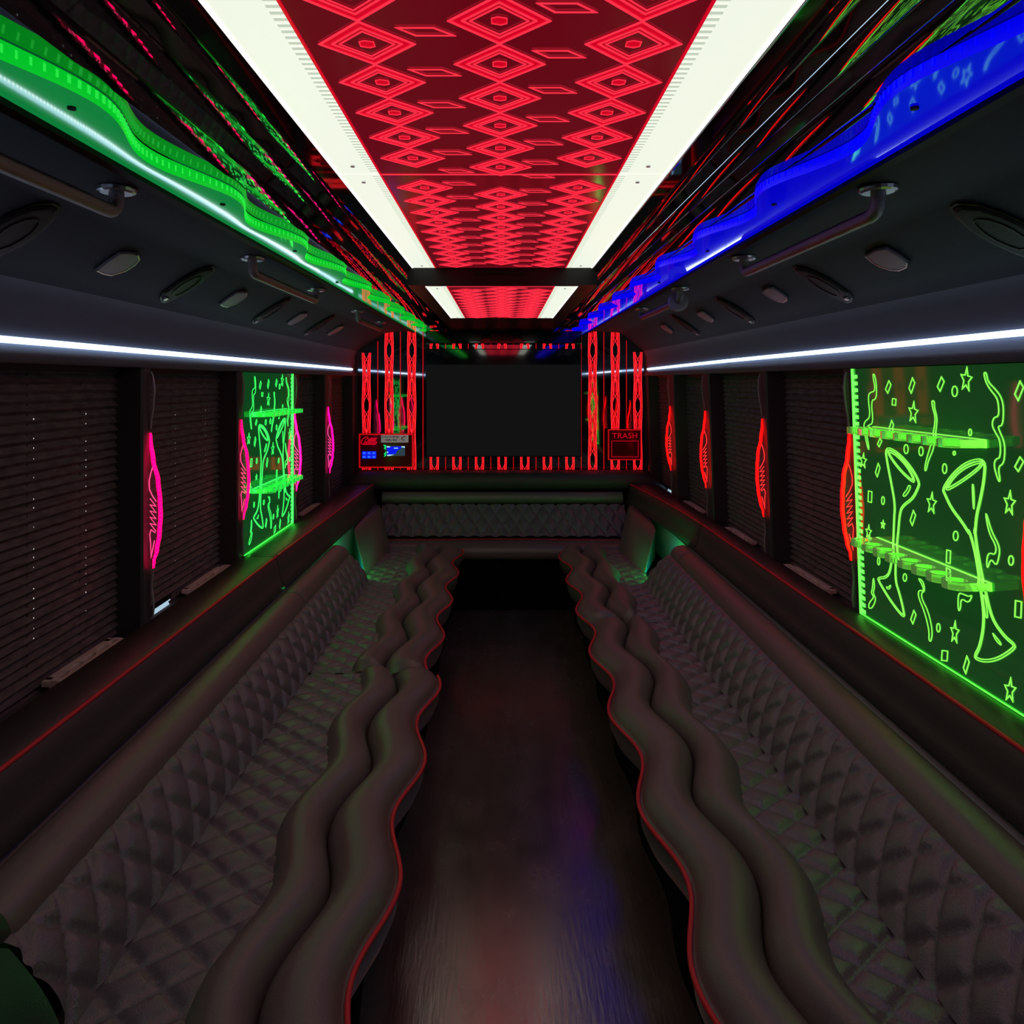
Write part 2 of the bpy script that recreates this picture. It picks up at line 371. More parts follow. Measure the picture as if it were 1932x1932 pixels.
# ------------------------------------------------------------------ wavy lit soffits
def soffit(s, mean, amp, ph, per, outer, label, face, under, tickm):
    t = thing('wavy_light_soffit', P(s*outer, 2.2, .39), label, 'light soffit')
    def wx(Z): return mean+amp*cos(2*pi*(Z-ph)/per)
    Zs = [ZN+.6+i*.025 for i in range(int((ZB-ZN-.62)/.025))]+[ZB-.01]
    obj('underside', MB().grid([[P(s*outer, Z, .389), P(s*(outer*.55+wx(Z)*.45), Z, .3885), P(s*wx(Z), Z, .389)] for Z in Zs]), M[under], t, smooth=True)
    obj('wavy_face', MB().grid([[P(s*wx(Z), Z, .389), P(s*wx(Z), Z, .400), P(s*wx(Z), Z, slat_v(wx(Z))-.0015)] for Z in Zs]), M[face], t, smooth=True)
    tk = MB(); Z = .5
    while Z < 3.2:
        tk.box(*sorted((s*(wx(Z)-.0012), s*(wx(Z)+.002))), Z, Z+.006, .398, .4085); Z += .018
    k = obj('led_tick', tk, M[tickm], t); k['kind'] = 'stuff'
    obj('edge_trim', MB().box(*sorted((s*outer, s*(outer+.022))), ZN+.6, ZB-.01, .380, .40), M['black'], t)
    for Zb in (1.05, 1.62, 2.2, 2.9):
        obj('screw', MB().tube([P(s*(outer*.35+wx(Zb)*.65), Zb, .385), P(s*(outer*.35+wx(Zb)*.65), Zb, .389)], .006, 8), M['pod'], t)
soffit(LEFT, .60, .030, 1.32, .54, .683, 'long green glowing soffit with a wavy inner edge', 'greenface', 'greenunder', 'greentick')
soffit(RIGHT, .565, .032, 1.26, .52, .666, 'long blue glowing soffit with a wavy inner edge', 'blueface', 'blueunder', 'bluetick')

# ------------------------------------------------------------------ white LED strips along the headers
def led_strip(s, segs, label):
    for (Za, Zb, va, vb), lab in zip(segs, label):
        t = thing('led_strip', W(s, (Za+Zb)/2, va, .005), lab, 'light strip')
        V = lambda Z: va+(vb-va)*(Z-Za)/(Zb-Za)
        n = max(2, int((Zb-Za)/.3)); rows = []
        for i in range(n+1):
            Z = Za+(Zb-Za)*i/n; v = V(Z)
            rows.append([W(s, Z, v-.008, 0), W(s, Z, v-.008, .013), W(s, Z, v+.005, .014), W(s, Z, v+.008, .002)])
        obj('light_tube', MB().loft(rows), M['ledwhite'], t)
        b = MB(); Z = max(Za, 1.2)+.01
        while Z < min(Zb, 4.6):
            v = V(Z)-.003; c = Vector(W(s, Z, v, .0137)); r = .004
            b.add([c+Vector((0,-r,0)), c+Vector((0,0,-r)), c+Vector((0,r,0)), c+Vector((0,0,r)), c+Vector((-s*.004,0,0))], [(0,1,4),(1,2,4),(2,3,4),(3,0,4)])
            Z += .0145
        k = obj('led_bead', b, M['ledbead'], t); k['kind'] = 'stuff'
led_strip(LEFT, [(-.8, 5.66, .098, .094)], ['white LED strip along the header on the green side'])
led_strip(RIGHT, [(-.8, 3.735, .116, .106), (3.755, 5.70, .106, .096)],
          ['white LED strip along the header on the blue side, above the lime panel', 'shorter white LED strip on the blue side, running to the back wall'])

# ------------------------------------------------------------------ windows, posts and blinds
POSTS = {LEFT: [(.55, .62), (1.45, 1.52), (2.337, 2.40), (3.19, 3.257), (4.03, 4.167), (4.79, 4.99), (5.70, 5.80)],
         RIGHT: [(.75, .82), (1.585, 1.638), (2.455, 2.53), (3.24, 3.33), (4.10, 4.25), (4.90, 5.08), (5.72, 5.80)]}
ntrim = 0; nwin = 0
for s in (LEFT, RIGHT):
    for (Za, Zb) in POSTS[s]:
        ntrim += 1; rows = []
        for V in (.046, -.86):
            rows.append([W(s, Za, V, -.15), W(s, Za, V, .0), W(s, Za+.008, V, .006), W(s, Zb-.008, V, .006), W(s, Zb, V, .0), W(s, Zb, V, -.15)])
        struct('trim_%d' % ntrim, MB().loft(rows), M['post'])
blinds = {(LEFT, 1): ('dusty black pleated blind nearest the viewer, on the pink light side', .0),
          (LEFT, 2): ('black pleated blind between the nearest pink light and the green glass rack panel', .25),
          (LEFT, 4): ('narrow black pleated blind just beyond the green glass rack panel', .0),
          (LEFT, 5): ('black pleated blind beside the red control box', .0),
          (RIGHT, 2): ('widest black pleated blind, next to the lime glass rack panel', .0),
          (RIGHT, 3): ('second black pleated blind from the lime glass rack panel', .0),
          (RIGHT, 4): ('third black pleated blind from the lime glass rack panel', .0),
          (RIGHT, 5): ('black pleated blind nearest the trash box', .3)}
for s in (LEFT, RIGHT):
    for i in range(len(POSTS[s])-1):
        Za, Zb = POSTS[s][i][1], POSTS[s][i+1][0]
        nwin += 1
        fr = MB()
        for a, b in ((.045, .01), (-.85, -.87)):
            fr.hexa([W(s, Za, b, -.10), W(s, Za, b, -.13), W(s, Zb, b, -.13), W(s, Zb, b, -.10), W(s, Za, a, -.10), W(s, Za, a, -.13), W(s, Zb, a, -.13), W(s, Zb, a, -.10)])
        wn = struct('window_%d' % nwin, fr, M['blindframe'])
        if (s, i) in blinds: obj('pane', MB().add([W(s, Za, .045, -.115), W(s, Zb, .045, -.115), W(s, Zb, -.88, -.115), W(s, Za, -.88, -.115)], [(0,1,2,3)]), M['daylight'], wn)
        if (s, i) in blinds:
            lab, gap = blinds[(s, i)]
            pz = (Za+Zb)/2
            t = thing('window_blind', W(s, pz, -.805, -.07), lab, 'blind', 'pleated window blinds')
            n = 35; pitch = .90/n
            for k in range(n):
                v0 = .044-k*pitch; v1 = v0-pitch
                sagn = .010*max(0, (k-n+9)/9)**2          # the last pleats hang a little crooked
                jit = random.uniform(-.0012, .0012); za = Za-.006
                if gap and k >= n-3: za = Za+(Zb-Za)*gap*1.6
                if gap and s > 0 and k >= n-3: za, zb = Za-.006, Zb-(Zb-Za)*gap*1.6
                else: zb = Zb+.006
                up = .004 if k % 3 == 1 else 0
                mb = MB()
                mb.add([W(s, za, v0, -.082), W(s, zb, v0, -.082), W(s, zb, v0-pitch*.62+sagn, -.0715+up+jit), W(s, za, v0-pitch*.62-sagn, -.0715+up), W(s, zb, v1, -.082), W(s, za, v1, -.082)],
                       [(0,1,2,3), (3,2,4,5)])
                obj('slat', mb, M['blind'], t)
            if gap:
                zg = (Za, Za+(Zb-Za)*gap*1.6) if s < 0 else (Zb-(Zb-Za)*gap*1.6, Zb); vg = .044-(n-3)*pitch
                zm = (zg[0]+zg[1])/2
                for z_a, z_b in ((zg[0], zm-.01), (zm-.012, zm+.012), (zm+.01, zg[1])):
                    dv = .034 if abs(z_b-z_a) < .03 else .013
                    obj('bottom_rail', MB().hexa([W(s, z_, v_, a_) for v_ in (vg-dv, vg) for z_, a_ in ((z_a, -.084), (z_b, -.084), (z_b, -.07), (z_a, -.07))]), M['blindframe'], t)
            hd = MB().hexa([W(s, Za-.004, .03, -.09), W(s, Zb+.004, .03, -.09), W(s, Zb+.004, .03, -.055), W(s, Za-.004, .03, -.055), W(s, Za-.004, .046, -.09), W(s, Zb+.004, .046, -.09), W(s, Zb+.004, .046, -.055), W(s, Za-.004, .046, -.055)])
            obj('head_rail', hd, M['blindframe'], t)
            for fz in (.27, .66):
                hl = MB(); Z = Za+(Zb-Za)*fz
                if s < 0 and i == 1: Z = 1.90 if fz < .5 else 2.14
                if s < 0 and i == 2: Z = 2.73 if fz < .5 else 3.01
                cord = MB().tube([W(s, Z, .03, -.079), W(s, Z, -.85, -.079)], .0012, 5)
                obj('cord', cord, M['blindframe'], t)
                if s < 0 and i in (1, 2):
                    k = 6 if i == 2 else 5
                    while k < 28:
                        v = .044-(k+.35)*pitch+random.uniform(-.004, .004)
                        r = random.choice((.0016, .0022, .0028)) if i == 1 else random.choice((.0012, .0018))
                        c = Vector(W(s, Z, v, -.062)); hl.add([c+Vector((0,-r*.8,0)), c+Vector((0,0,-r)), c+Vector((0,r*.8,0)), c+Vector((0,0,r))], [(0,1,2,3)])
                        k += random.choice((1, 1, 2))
                    q = obj('daylight_speck', hl, M['dayspeck'], t); q['kind'] = 'stuff'  # glowing specks proud of the pleats stand in for daylight through the cord holes

# cream slotted vents on the sills under the blinds
def sill_vent(s, Za, Zb, label):
    t = thing('sill_vent', W(s, (Za+Zb)/2, -.80, -.045), label, 'vent', 'cream slotted sill vents')
    V0, V1 = -.796, -.780; n = 5; wi, wo = -.01, -.062
    mb = MB()
    def bar(z0, z1, a, b):
        mb.hexa([W(s, z0, V0, a), W(s, z1, V0, a), W(s, z1, V0, b), W(s, z0, V0, b), W(s, z0, V1, a), W(s, z1, V1, a), W(s, z1, V1, b), W(s, z0, V1, b)])
    bar(Za, Zb, wo, wo+.024); bar(Za, Zb, wi-.012, wi)
    bar(Za+.01, Za+.03, wo, wo+.02); bar(Zb-.03, Zb-.01, wo, wo+.02)
    for zf in (Za+.02, Zb-.04): mb.hexa([W(s, z_, v_, a_) for v_ in (-.812, V0) for z_, a_ in ((zf, -.055), (zf+.02, -.055), (zf+.02, -.035), (zf, -.035))])
    obj('frame', mb, M['cream'], t, bevel=.002)
    st = (Zb-Za)/n
    for k in range(n+1):
        z = Za+k*st-.014*(k > 0)-.006*(k == n); m2 = MB()
        rows = []
        for q in range(5):
            a = wo+.02+(wi-.01-wo-.02)*q/4; sh = .018*sin(pi*q/4)*(1 if 0 < k < n else 0)
            rows.append([W(s, z+sh, V0, a), W(s, z+.022+sh, V0, a), W(s, z+.020+sh, V1+.001, a), W(s, z+.002+sh, V1+.001, a)])
        obj('louver', m2.loft(rows), M['cream'], t)
sill_vent(LEFT, 1.93, 2.26, 'cream slotted sill vent under the nearest dusty blind')
sill_vent(LEFT, 2.78, 3.16, 'cream slotted sill vent just before the green glass rack panel')
sill_vent(LEFT, 4.40, 4.76, 'cream slotted sill vent beyond the green glass rack panel')
sill_vent(RIGHT, 2.78, 3.17, 'cream slotted sill vent under the widest blind on the red light side')
sill_vent(RIGHT, 3.62, 3.98, 'cream slotted sill vent under the second blind on the red light side')
sill_vent(RIGHT, 4.48, 4.86, 'small far cream sill vent under the third blind on the red light side')

# ------------------------------------------------------------------ wavy neon fins on the window posts
FIN = [(.032, .005), (.012, .012), (-.025, .016), (-.08, .012), (-.13, .005), (-.16, .003), (-.19, .006), (-.25, .015), (-.32, .026), (-.38, .032),
       (-.43, .034), (-.49, .030), (-.54, .022), (-.58, .015), (-.62, .010), (-.66, .007), (-.70, .011), (-.73, .013), (-.757, .010)]
FIN = [(a, b+.007+(.005 if b > .02 else 0)) for a, b in FIN]
def fin_x(v):
    for (a, b), (c, d) in zip(FIN, FIN[1:]):
        if a >= v >= c:
            t = (a-v)/(a-c); t = t*t*(3-2*t); return b+(d-b)*t
    return FIN[-1][1]
def neon(s, Z, label, m1, m2, group):
    t = thing('wavy_wall_light', W(s, Z, -.75, 0), label, 'wall light', group)
    th = .006
    N = 60; vs = [.032-(.789)*i/N for i in range(N+1)]
    obj('acrylic_plate', MB().loft([[W(s, Z, v, -.002), W(s, Z, v, fin_x(v)-.0005), W(s, Z+th, v, fin_x(v)-.0005), W(s, Z+th, v, -.002)] for v in vs]), M['clear'], t)
    lit = [v for v in vs if -.61 <= v <= -.155]
    up = [v for v in vs if v >= -.165]; dn = [v for v in vs if v <= -.60]
    def edge(vv, w_, dep):
        mb = MB(); rows = []
        for i, v in enumerate(vv):
            k = min(1, min(i, len(vv)-1-i)/6+.25); x = fin_x(v)
            rows.append([W(s, Z-.001, v, x-w_*k), W(s, Z-.001, v, x), W(s, Z+th+.001, v, x+.001), W(s, Z+th+.001, v, x-w_*k)])
        return mb.loft(rows)
    obj('lit_edge', edge(lit, .0095, 0), m1, t)
    obj('clear_edge', edge(up, .003, 0), M['rim'], t); obj('clear_edge', edge(dn, .003, 0), M['rim'], t)
    b = MB()
    for i, v in enumerate(lit[1:-1]):
        c = Vector(W(s, Z-.002, v, fin_x(v)-.002)); r = .0014
        b.add([c+Vector((-r,0,0)), c+Vector((0,0,-r)), c+Vector((r,0,0)), c+Vector((0,0,r)), c+Vector((0,-.001,0))], [(0,1,4),(1,2,4),(2,3,4),(3,0,4)])
    q = obj('led_bead', b, m2, t); q['kind'] = 'stuff'
    # engraved flame: two loops and a zigzag behind the lit edge
    def X(v, k): return fin_x(v)*0+k
    fl = [(-.27, .012), (-.30, .004), (-.335, -.002), (-.36, .001), (-.375, .012), (-.355, .004)]
    e = MB(); nrm = (0, -1, 0); y = Z-.0015
    def pl(pts): return [W(s, y, v, x) for v, x in pts]
    e.stroke(pl([(-.275, .018), (-.295, .012), (-.32, .007), (-.345, .008), (-.365, .017), (-.385, .030)]), nrm, .0022, .001)
    zz = []
    for k in range(5):
        zz += [(-.375-.02*k, .010), (-.40-.02*k, .029)]
    e.stroke(pl(zz), nrm, .0018, .001)
    e.stroke(pl([(-.485, .027), (-.475, .013), (-.49, .009), (-.52, .012), (-.565, .013), (-.545, .017), (-.51, .024)]), nrm, .0020, .001)
    obj('engraved_flame', e, m2, t)
neon(LEFT, 2.382, 'pink wavy wall light between the two nearest blinds', M['pink'], M['pinkline'], 'pink wavy wall lights')
neon(LEFT, 3.222, 'pink wavy wall light at the near edge of the green glass rack panel', M['pink'], M['pinkline'], 'pink wavy wall lights')
neon(LEFT, 4.062, 'magenta wavy wall light at the far edge of the green glass rack panel', M['magenta'], M['magentaline'], 'pink wavy wall lights')
neon(LEFT, 4.86, 'smallest magenta wavy wall light, nearest the red control box', M['magenta'], M['magentaline'], 'pink wavy wall lights')
neon(RIGHT, 1.63, 'red wavy wall light at the near edge of the lime glass rack panel', M['redneon'], M['redneonline'], 'red wavy wall lights')
neon(RIGHT, 2.485, 'red wavy wall light at the far edge of the lime glass rack panel', M['redneon'], M['redneonline'], 'red wavy wall lights')
neon(RIGHT, 3.29, 'red wavy wall light one blind beyond the lime glass rack panel', M['redneon'], M['redneonline'], 'red wavy wall lights')
neon(RIGHT, 4.18, 'red wavy wall light two blinds beyond the lime glass rack panel', M['redneon'], M['redneonline'], 'red wavy wall lights')
neon(RIGHT, 5.01, 'smallest red wavy wall light, nearest the trash box', M['redneon'], M['redneonline'], 'red wavy wall lights')

# ------------------------------------------------------------------ engraved glass rack panels
A_ = lambda p: (1580+p[0]/5.489, 660+p[1]/5.489)
B_ = lambda p: (1580+p[0]/5.489, 980+p[1]/5.489)
def dmd(x, y, a, b): return [(x+.2*a, y-b), (x+a, y-.35*b), (x-.2*a, y+b), (x-a, y+.35*b)]
def rct(x, y, a, b): return [(x-a*.8, y-b), (x+a, y-b*.85), (x+a*.8, y+b), (x-a, y+b*.85)]
def ovl(x, y, a, b): return [(x+a*cos(2*pi*k/12), y+b*sin(2*pi*k/12)) for k in range(12)]
def star(x, y, a, b): return [(x+(a if k % 2 == 0 else a*.42)*sin(pi*k/5+.12), y-(b if k % 2 == 0 else b*.42)*cos(pi*k/5+.12)) for k in range(10)]
SH = []
def sh(nm, fn, pts, closed=True, wd=.0040): SH.append((nm, [fn(p) for p in pts], closed, wd))
sh('engraved_streamer', A_, [(360,250),(395,430),(330,440),(315,500),(340,700),(280,740),(268,800),(310,1020),(330,1035),(290,820),(320,780),(370,760),(345,520),(400,515),(405,380),(385,255)])
sh('engraved_streamer', A_, [(1515,235),(1540,340),(1590,420),(1650,490),(1670,560),(1675,690),(1620,700),(1600,780),(1640,860),(1690,940),(1690,1120),(1640,1130),(1620,1200),(1670,1365),(1690,1360),(1665,1215),(1720,1180),(1735,1100),(1735,960),(1680,840),(1665,790),(1715,785),(1725,600),(1700,490),(1640,410),(1560,330),(1545,235)])
sh('engraved_streamer', A_, [(975,525),(985,600),(1010,680),(1010,760),(985,900),(960,1010),(930,1100),(900,1230),(915,1265),(940,1150),(990,1040),(1005,960),(1028,780),(1032,700),(1003,590),(1005,530)])
for q in ((525,385,28,65),(770,370,30,80),(1070,355,35,75),(415,1245,24,70),(780,1740,28,78),(1885,425,45,100),(1885,1185,45,75),(555,800,25,70),(435,960,22,45)): sh('engraved_diamond', A_, dmd(*q))
for q in ((585,540,20,35),(335,1520,20,60)): sh('engraved_rectangle', A_, rct(*q))
for q in ((1215,430,28,55),(710,1028,22,48),(865,1050,22,48),(1210,1070,12,20),(1110,1230,22,52),(470,1560,15,42),(1375,855,15,35)): sh('engraved_oval', A_, ovl(*q))
for q in ((1335,310,60,130),(785,650,50,115),(975,1590,50,115),(1785,1590,60,130),(470,1810,20,40),(265,1150,35,80)): sh('engraved_star', A_, star(*q))
G1 = [A_(p) for p in ((595,1600),(560,1400),(520,1200),(490,1005),(620,1060),(760,1210),(850,1370),(835,1430),(780,1540),(680,1610),(645,1680),(625,1930))]+[B_(p) for p in ((630,100),(612,300),(600,460),(600,640),(640,760),(680,920),(695,1025),(560,860),(420,630),(425,605),(500,600),(545,540),(575,300),(585,0))]
SH.append(('engraved_martini_glass', G1, True, .0055))
sh('engraved_martini_glass', A_, [(510,1040),(600,1075),(730,1210),(815,1390),(690,1290),(580,1160)], True, .0055)
sh('engraved_martini_glass', A_, [(735,1400),(718,1450),(675,1500),(690,1525),(735,1475),(760,1410)], True, .0035)
sh('engraved_martini_glass', B_, [(500,690),(525,705),(550,670),(545,710),(520,725)], True, .0030)
G2 = [A_(p) for p in ((1425,1930),(1440,1720),(1480,1560),(1520,1350),(1535,1130),(1350,1160),(1200,1280),(1090,1440),(1110,1490),(1180,1640),(1290,1780),(1370,1910))]+[B_(p) for p in ((1370,130),(1420,300),(1465,560),(1490,760),(1510,900),(1518,1030),(1505,1180),(1470,1330),(1430,1400),(1430,1440),(1540,1470),(1680,1440),(1840,1330),(1830,1290),(1740,1220),(1620,1060),(1570,900),(1540,760),(1495,560),(1440,250),(1422,80))]
SH.append(('engraved_champagne_glass', G2, True, .0060))
sh('engraved_champagne_glass', A_, [(1115,1455),(1210,1300),(1350,1195),(1510,1150),(1480,1215),(1340,1325),(1200,1415)], True, .0055)
sh('engraved_champagne_glass', A_, [(1395,1390),(1410,1670),(1420,1600),(1412,1400)], True, .0035)
sh('engraved_champagne_glass', B_, [(1605,1170),(1640,1250),(1700,1310),(1690,1270),(1630,1200)], True, .0035)
sh('engraved_champagne_glass', B_, [(1505,780),(1535,1000),(1550,1025),(1560,1000),(1530,790)], True, .0035)
for q in ((1225,170,25,50),(1800,425,25,50),(697,600,18,40),(1045,1120,18,45),(425,430,12,40)): sh('engraved_oval', B_, ovl(*q))
for q in ((1150,385,22,70),(1875,930,35,90),(1110,1410,32,55)): sh('engraved_rectangle', B_, rct(*q))
for q in ((785,1010,27,70),(1335,1505,30,90)): sh('engraved_diamond', B_, dmd(*q))
for q in ((1215,1170,45,120),(1790,1770,60,130),(470,50,20,40),(320,130,30,75)): sh('engraved_star', B_, star(*q))
sh('engraved_streamer', B_, [(1535,-60),(1570,140),(1650,280),(1635,370),(1570,340),(1545,420),(1555,520),(1590,400),(1640,475),(1665,440),(1690,290),(1600,130),(1550,-50)])
sh('engraved_streamer', B_, [(830,600),(880,680),(895,740),(840,730),(835,800),(900,950),(950,1150),(945,1250),(970,1265),(985,1150),(940,950),(872,820),(870,755),(905,745),(890,640)])
sh('engraved_streamer', B_, [(370,580),(360,720),(345,760),(380,800),(325,860),(320,920),(360,915),(400,820),(365,760),(385,700)])
sh('engraved_streamer', B_, [(1250,760),(1250,950),(1275,930),(1280,810),(1360,870),(1400,780),(1360,800),(1300,770)])
def chaikin(p, n=2):                                   # rounds a closed traced outline
    for _ in range(n):
        p = [q for a, b in zip(p, p[1:]+p[:1]) for q in ((a[0]*.75+b[0]*.25, a[1]*.75+b[1]*.25), (a[0]*.25+b[0]*.75, a[1]*.25+b[1]*.75))]
    return p
SH = [(nm, chaikin(q, 2) if ('streamer' in nm or 'glass' in nm) else (chaikin(q, 1) if 'oval' in nm else q), c, w_) for nm, q, c, w_ in SH]
def rack_panel(s, Za, Zb, label, mp, me_, ml, msh):
    t = thing('glass_rack_panel', W(s, (Za+Zb)/2, -.768, 0), label, 'glass rack', 'green lit glass rack panels')
    wd = .008
    def box(z0, z1, v0, v1, a, b):
        return MB().hexa([W(s,z0,v0,a),W(s,z1,v0,a),W(s,z1,v0,b),W(s,z0,v0,b),W(s,z0,v1,a),W(s,z1,v1,a),W(s,z1,v1,b),W(s,z0,v1,b)])
    obj('mirror_sheet', box(Za, Zb, -.768, .042, -.02, wd), M[mp], t)
    Zr0 = 2.455                                        # far edge of the traced panel
    far = Zb
    obj('lit_edge', box(far-.006, far, -.766, .042, wd, wd+.006), M[me_], t)
    obj('lit_edge', box(Za, Zb, -.766, -.7648, wd, wd+.004), M[me_+'B'], t)  # bottom strip added to cast green onto the rail, stronger than the far edge
    tk = MB(); v = -.76
    while v < .03:
        tk.hexa([W(s,far-.030,v,wd),W(s,far-.008,v,wd),W(s,far-.008,v,wd+.0015),W(s,far-.030,v,wd+.0015),W(s,far-.030,v+.012,wd),W(s,far-.008,v+.012,wd),W(s,far-.008,v+.012,wd+.0015),W(s,far-.030,v+.012,wd+.0015)]); v += .022
    k = obj('led_tick', tk, M[me_], t); k['kind'] = 'stuff'
    nrm = (-s, 0, 0)
    for nm, pts, closed, w_ in SH:
        q = []
        for px, py in pts:
            Z, V = on_wall(RIGHT, px, py, wd)
            d = (Zr0-Z)/.79
            q.append(W(s, (Zb-d*.787) if s > 0 else (Za+.012+d*(Zb-Za-.014)), V, wd+.0003))
        mb = MB()
        if w_ > .005: mb.stroke(q, nrm, .0026, .0015, True, .0028); mb.stroke(q, nrm, .0026, .0015, True, -.0028)
        else: mb.stroke(q, nrm, w_*.68, .0015, closed)
        obj(nm, mb, M[ml], t)
    # two scalloped glass shelves with a row of round holes
    for V in (-.141, -.488):
        th = .020; depth = .098; n = 8; z0 = Za+.10 if s > 0 else Za+.03; pitch = .0665; z0 = (Za+Zb)/2+(.015 if s > 0 else -.01)-n*pitch/2
        top = V; mb = MB()
        for k in range(n):
            cz = z0+pitch*(k+.5); cw = wd+depth-pitch*.5; N = 16; ri = .0245
            inner = [(cz+ri*cos(2*pi*j/N), cw+ri*sin(2*pi*j/N)) for j in range(N)]
            outer = []
            for j in range(N):
                a = 2*pi*j/N; c_, s_ = cos(a), sin(a)
                if s_ > 0: outer.append((cz+pitch*.5*c_, cw+pitch*.5*s_))
                else:
                    ax = c_/max(abs(c_), abs(s_), 1e-6); ay = s_/max(abs(c_), abs(s_), 1e-6)
                    outer.append((cz+pitch*.5*ax, cw+ay*(cw-wd)))
            rows = []
            ring = lambda pts, v: [W(s, z, v, ww) for z, ww in pts]
            rows = [ring(inner, top), ring(outer, top), ring(outer, top-th), ring(inner, top-th), ring(inner, top)]
            mb.grid(rows, True)
        sf = obj('glass_shelf', mb, M[msh], t)
        obj('shelf_joint', box(z0, z0+n*pitch, top-th, top+.001, wd, wd+.006), M[ml], sf)
rack_panel(LEFT, 3.262, 4.026, 'green lit mirror panel with etched glasses and two shelves, pink light side', 'gpanel', 'gedge', 'gline', 'gshelf')
rack_panel(RIGHT, 1.64, 2.452, 'large lime lit mirror panel with etched glasses and two shelves, red light side', 'gpanelR', 'limeedge', 'limeline', 'limeshelf')

# ------------------------------------------------------------------ grab handles, lamps and pods overhead
def handle(s, x, Za, Zb, label, loose=False):
    t = thing('grab_handle', P(s*x, (Za+Zb)/2, .387), label, 'grab handle', 'overhead grab handles')
    d = .05; r = .0145; pts = []
    pts.append(P(s*x, Za, .388))
    for k in range(7):
        a = pi/2*k/6; pts.append(P(s*x, Za+.03*(1-cos(a))*1.0, .388-(d-.03)-.03*sin(a)))
    for k in range(7):
        a = pi/2*k/6; pts.append(P(s*x, Zb-.03+.03*sin(a), .388-d+.03*(1-cos(a))))
    pts.append(P(s*x, Zb, .388))
    obj('bar', MB().tube(pts, r, 14), M['tube'], t, smooth=True)
    for Z in (Za, Zb):
        obj('flange', MB().tube([P(s*x, Z, .378), P(s*x, Z, .381), P(s*x, Z, .387), P(s*x, Z, .388)], [.030, .036, .038, .038], 20), M['chrome'], t, smooth=False)
    if loose:
        c = P(s*x, Za+.035, .388-d)
        obj('loose_flange', MB().tube([P(s*x, Za+.03, .335), P(s*x, Za+.033, .335), P(s*x, Za+.042, .335), P(s*x, Za+.046, .335)], [.034, .042, .042, .034], 22), M['rim'], t)
handle(LEFT, .775, .68, 1.49, 'largest grab handle, under the green soffit')
handle(LEFT, .782, 2.32, 3.11, 'middle grab handle under the green soffit')
handle(LEFT, .79, 4.05, 4.82, 'far grab handle under the green soffit, near the back wall')
handle(RIGHT, .752, 1.485, 2.31, 'larger grab handle under the blue soffit')
handle(RIGHT, .735, 3.07, 3.92, 'smaller grab handle under the blue soffit with a loose round flange', True)

def slope_pt(s, u, Z, n=0):                           # u from 0 (low, at the header) to 1 (high) on the sloping lining, n = proud
    o = over(s, Z); (x0, v0), (x1, v1) = o[5], o[6]
    dx, dv = x1-x0, v1-v0; L = math.hypot(dx, dv); nx, nv = dv/L, -dx/L
    if nv > 0: nx, nv = -nx, -nv
    return P(s*(x0+dx*u+nx*n), Z, v0+dv*u+nv*n)
def on_slope(s, px, py):                              # a measured point of the photograph carried onto the sloping lining
    Z = 2.0
    for _ in range(12):
        o = over(s, Z); (x0, v0), (x1, v1) = o[5], o[6]; r = abs(px-CX)/(CY-py)
        u = (x0-r*v0)/(r*(v1-v0)-(x1-x0)); Z = F*(v0+(v1-v0)*u)/(CY-py)
    return Z, u
LAMP = {LEFT: [on_slope(LEFT, x/3.019, y/3.019) for x, y in ((558,1530),(620,1480),(690,1435),(740,1432),(788,1442),(797,1470),(770,1500),(720,1532),(640,1557),(590,1547))],
        RIGHT: [on_slope(RIGHT, 1290+x*.3323, y*.3323) for x, y in ((970,1465),(1020,1435),(1078,1424),(1140,1458),(1195,1500),(1190,1525),(1150,1543),(1100,1538),(1045,1518),(1005,1495))]}
POD = {LEFT: [on_slope(LEFT, x/3.019, y/3.019) for x, y in ((918,1690),(930,1662),(960,1640),(1020,1595),(1080,1560),(1150,1528),(1205,1518),(1218,1528),(1205,1550),(1150,1602),(1080,1650),(1000,1695),(945,1717),(925,1710))]}
POD[RIGHT] = POD[LEFT]
def nvec(s, Z): return Vector(slope_pt(s, .45, Z, 1))-Vector(slope_pt(s, .45, Z))
def reading_lamp(s, Z, label):
    t = thing('reading_lamp', slope_pt(s, .45, Z), label, 'lamp', 'half round overhead reading lamps')
    o_ = LAMP[s]; zc = sum(a for a, b in o_)/len(o_); uc = sum(b for a, b in o_)/len(o_)
    def outline(k, n): return [slope_pt(s, uc+(b-uc)*k, Z+(a-zc)*k, n) for a, b in o_]
    obj('housing', MB().loft([outline(1.10, -.006), outline(1.08, .003)]), M['pod'], t)
    obj('lens', MB().loft([outline(1, .002), outline(1, .007), outline(.93, .009)]), M['lens'], t)
    obj('rim', MB().stroke(outline(1.0, .007)[4:]+outline(1.0, .007)[:1], nvec(s, Z), .004, .003), M['chrome'], t)
for s, nm in ((LEFT, 'green'), (RIGHT, 'blue')):
    for Z, o_ in ((1.95, 'largest'), (2.79 if s < 0 else 2.74, 'second'), (3.66, 'third'), (4.5, 'smallest, far')):
        reading_lamp(s, Z, '%s half round reading lamp in the lining under the %s soffit' % (o_, nm))
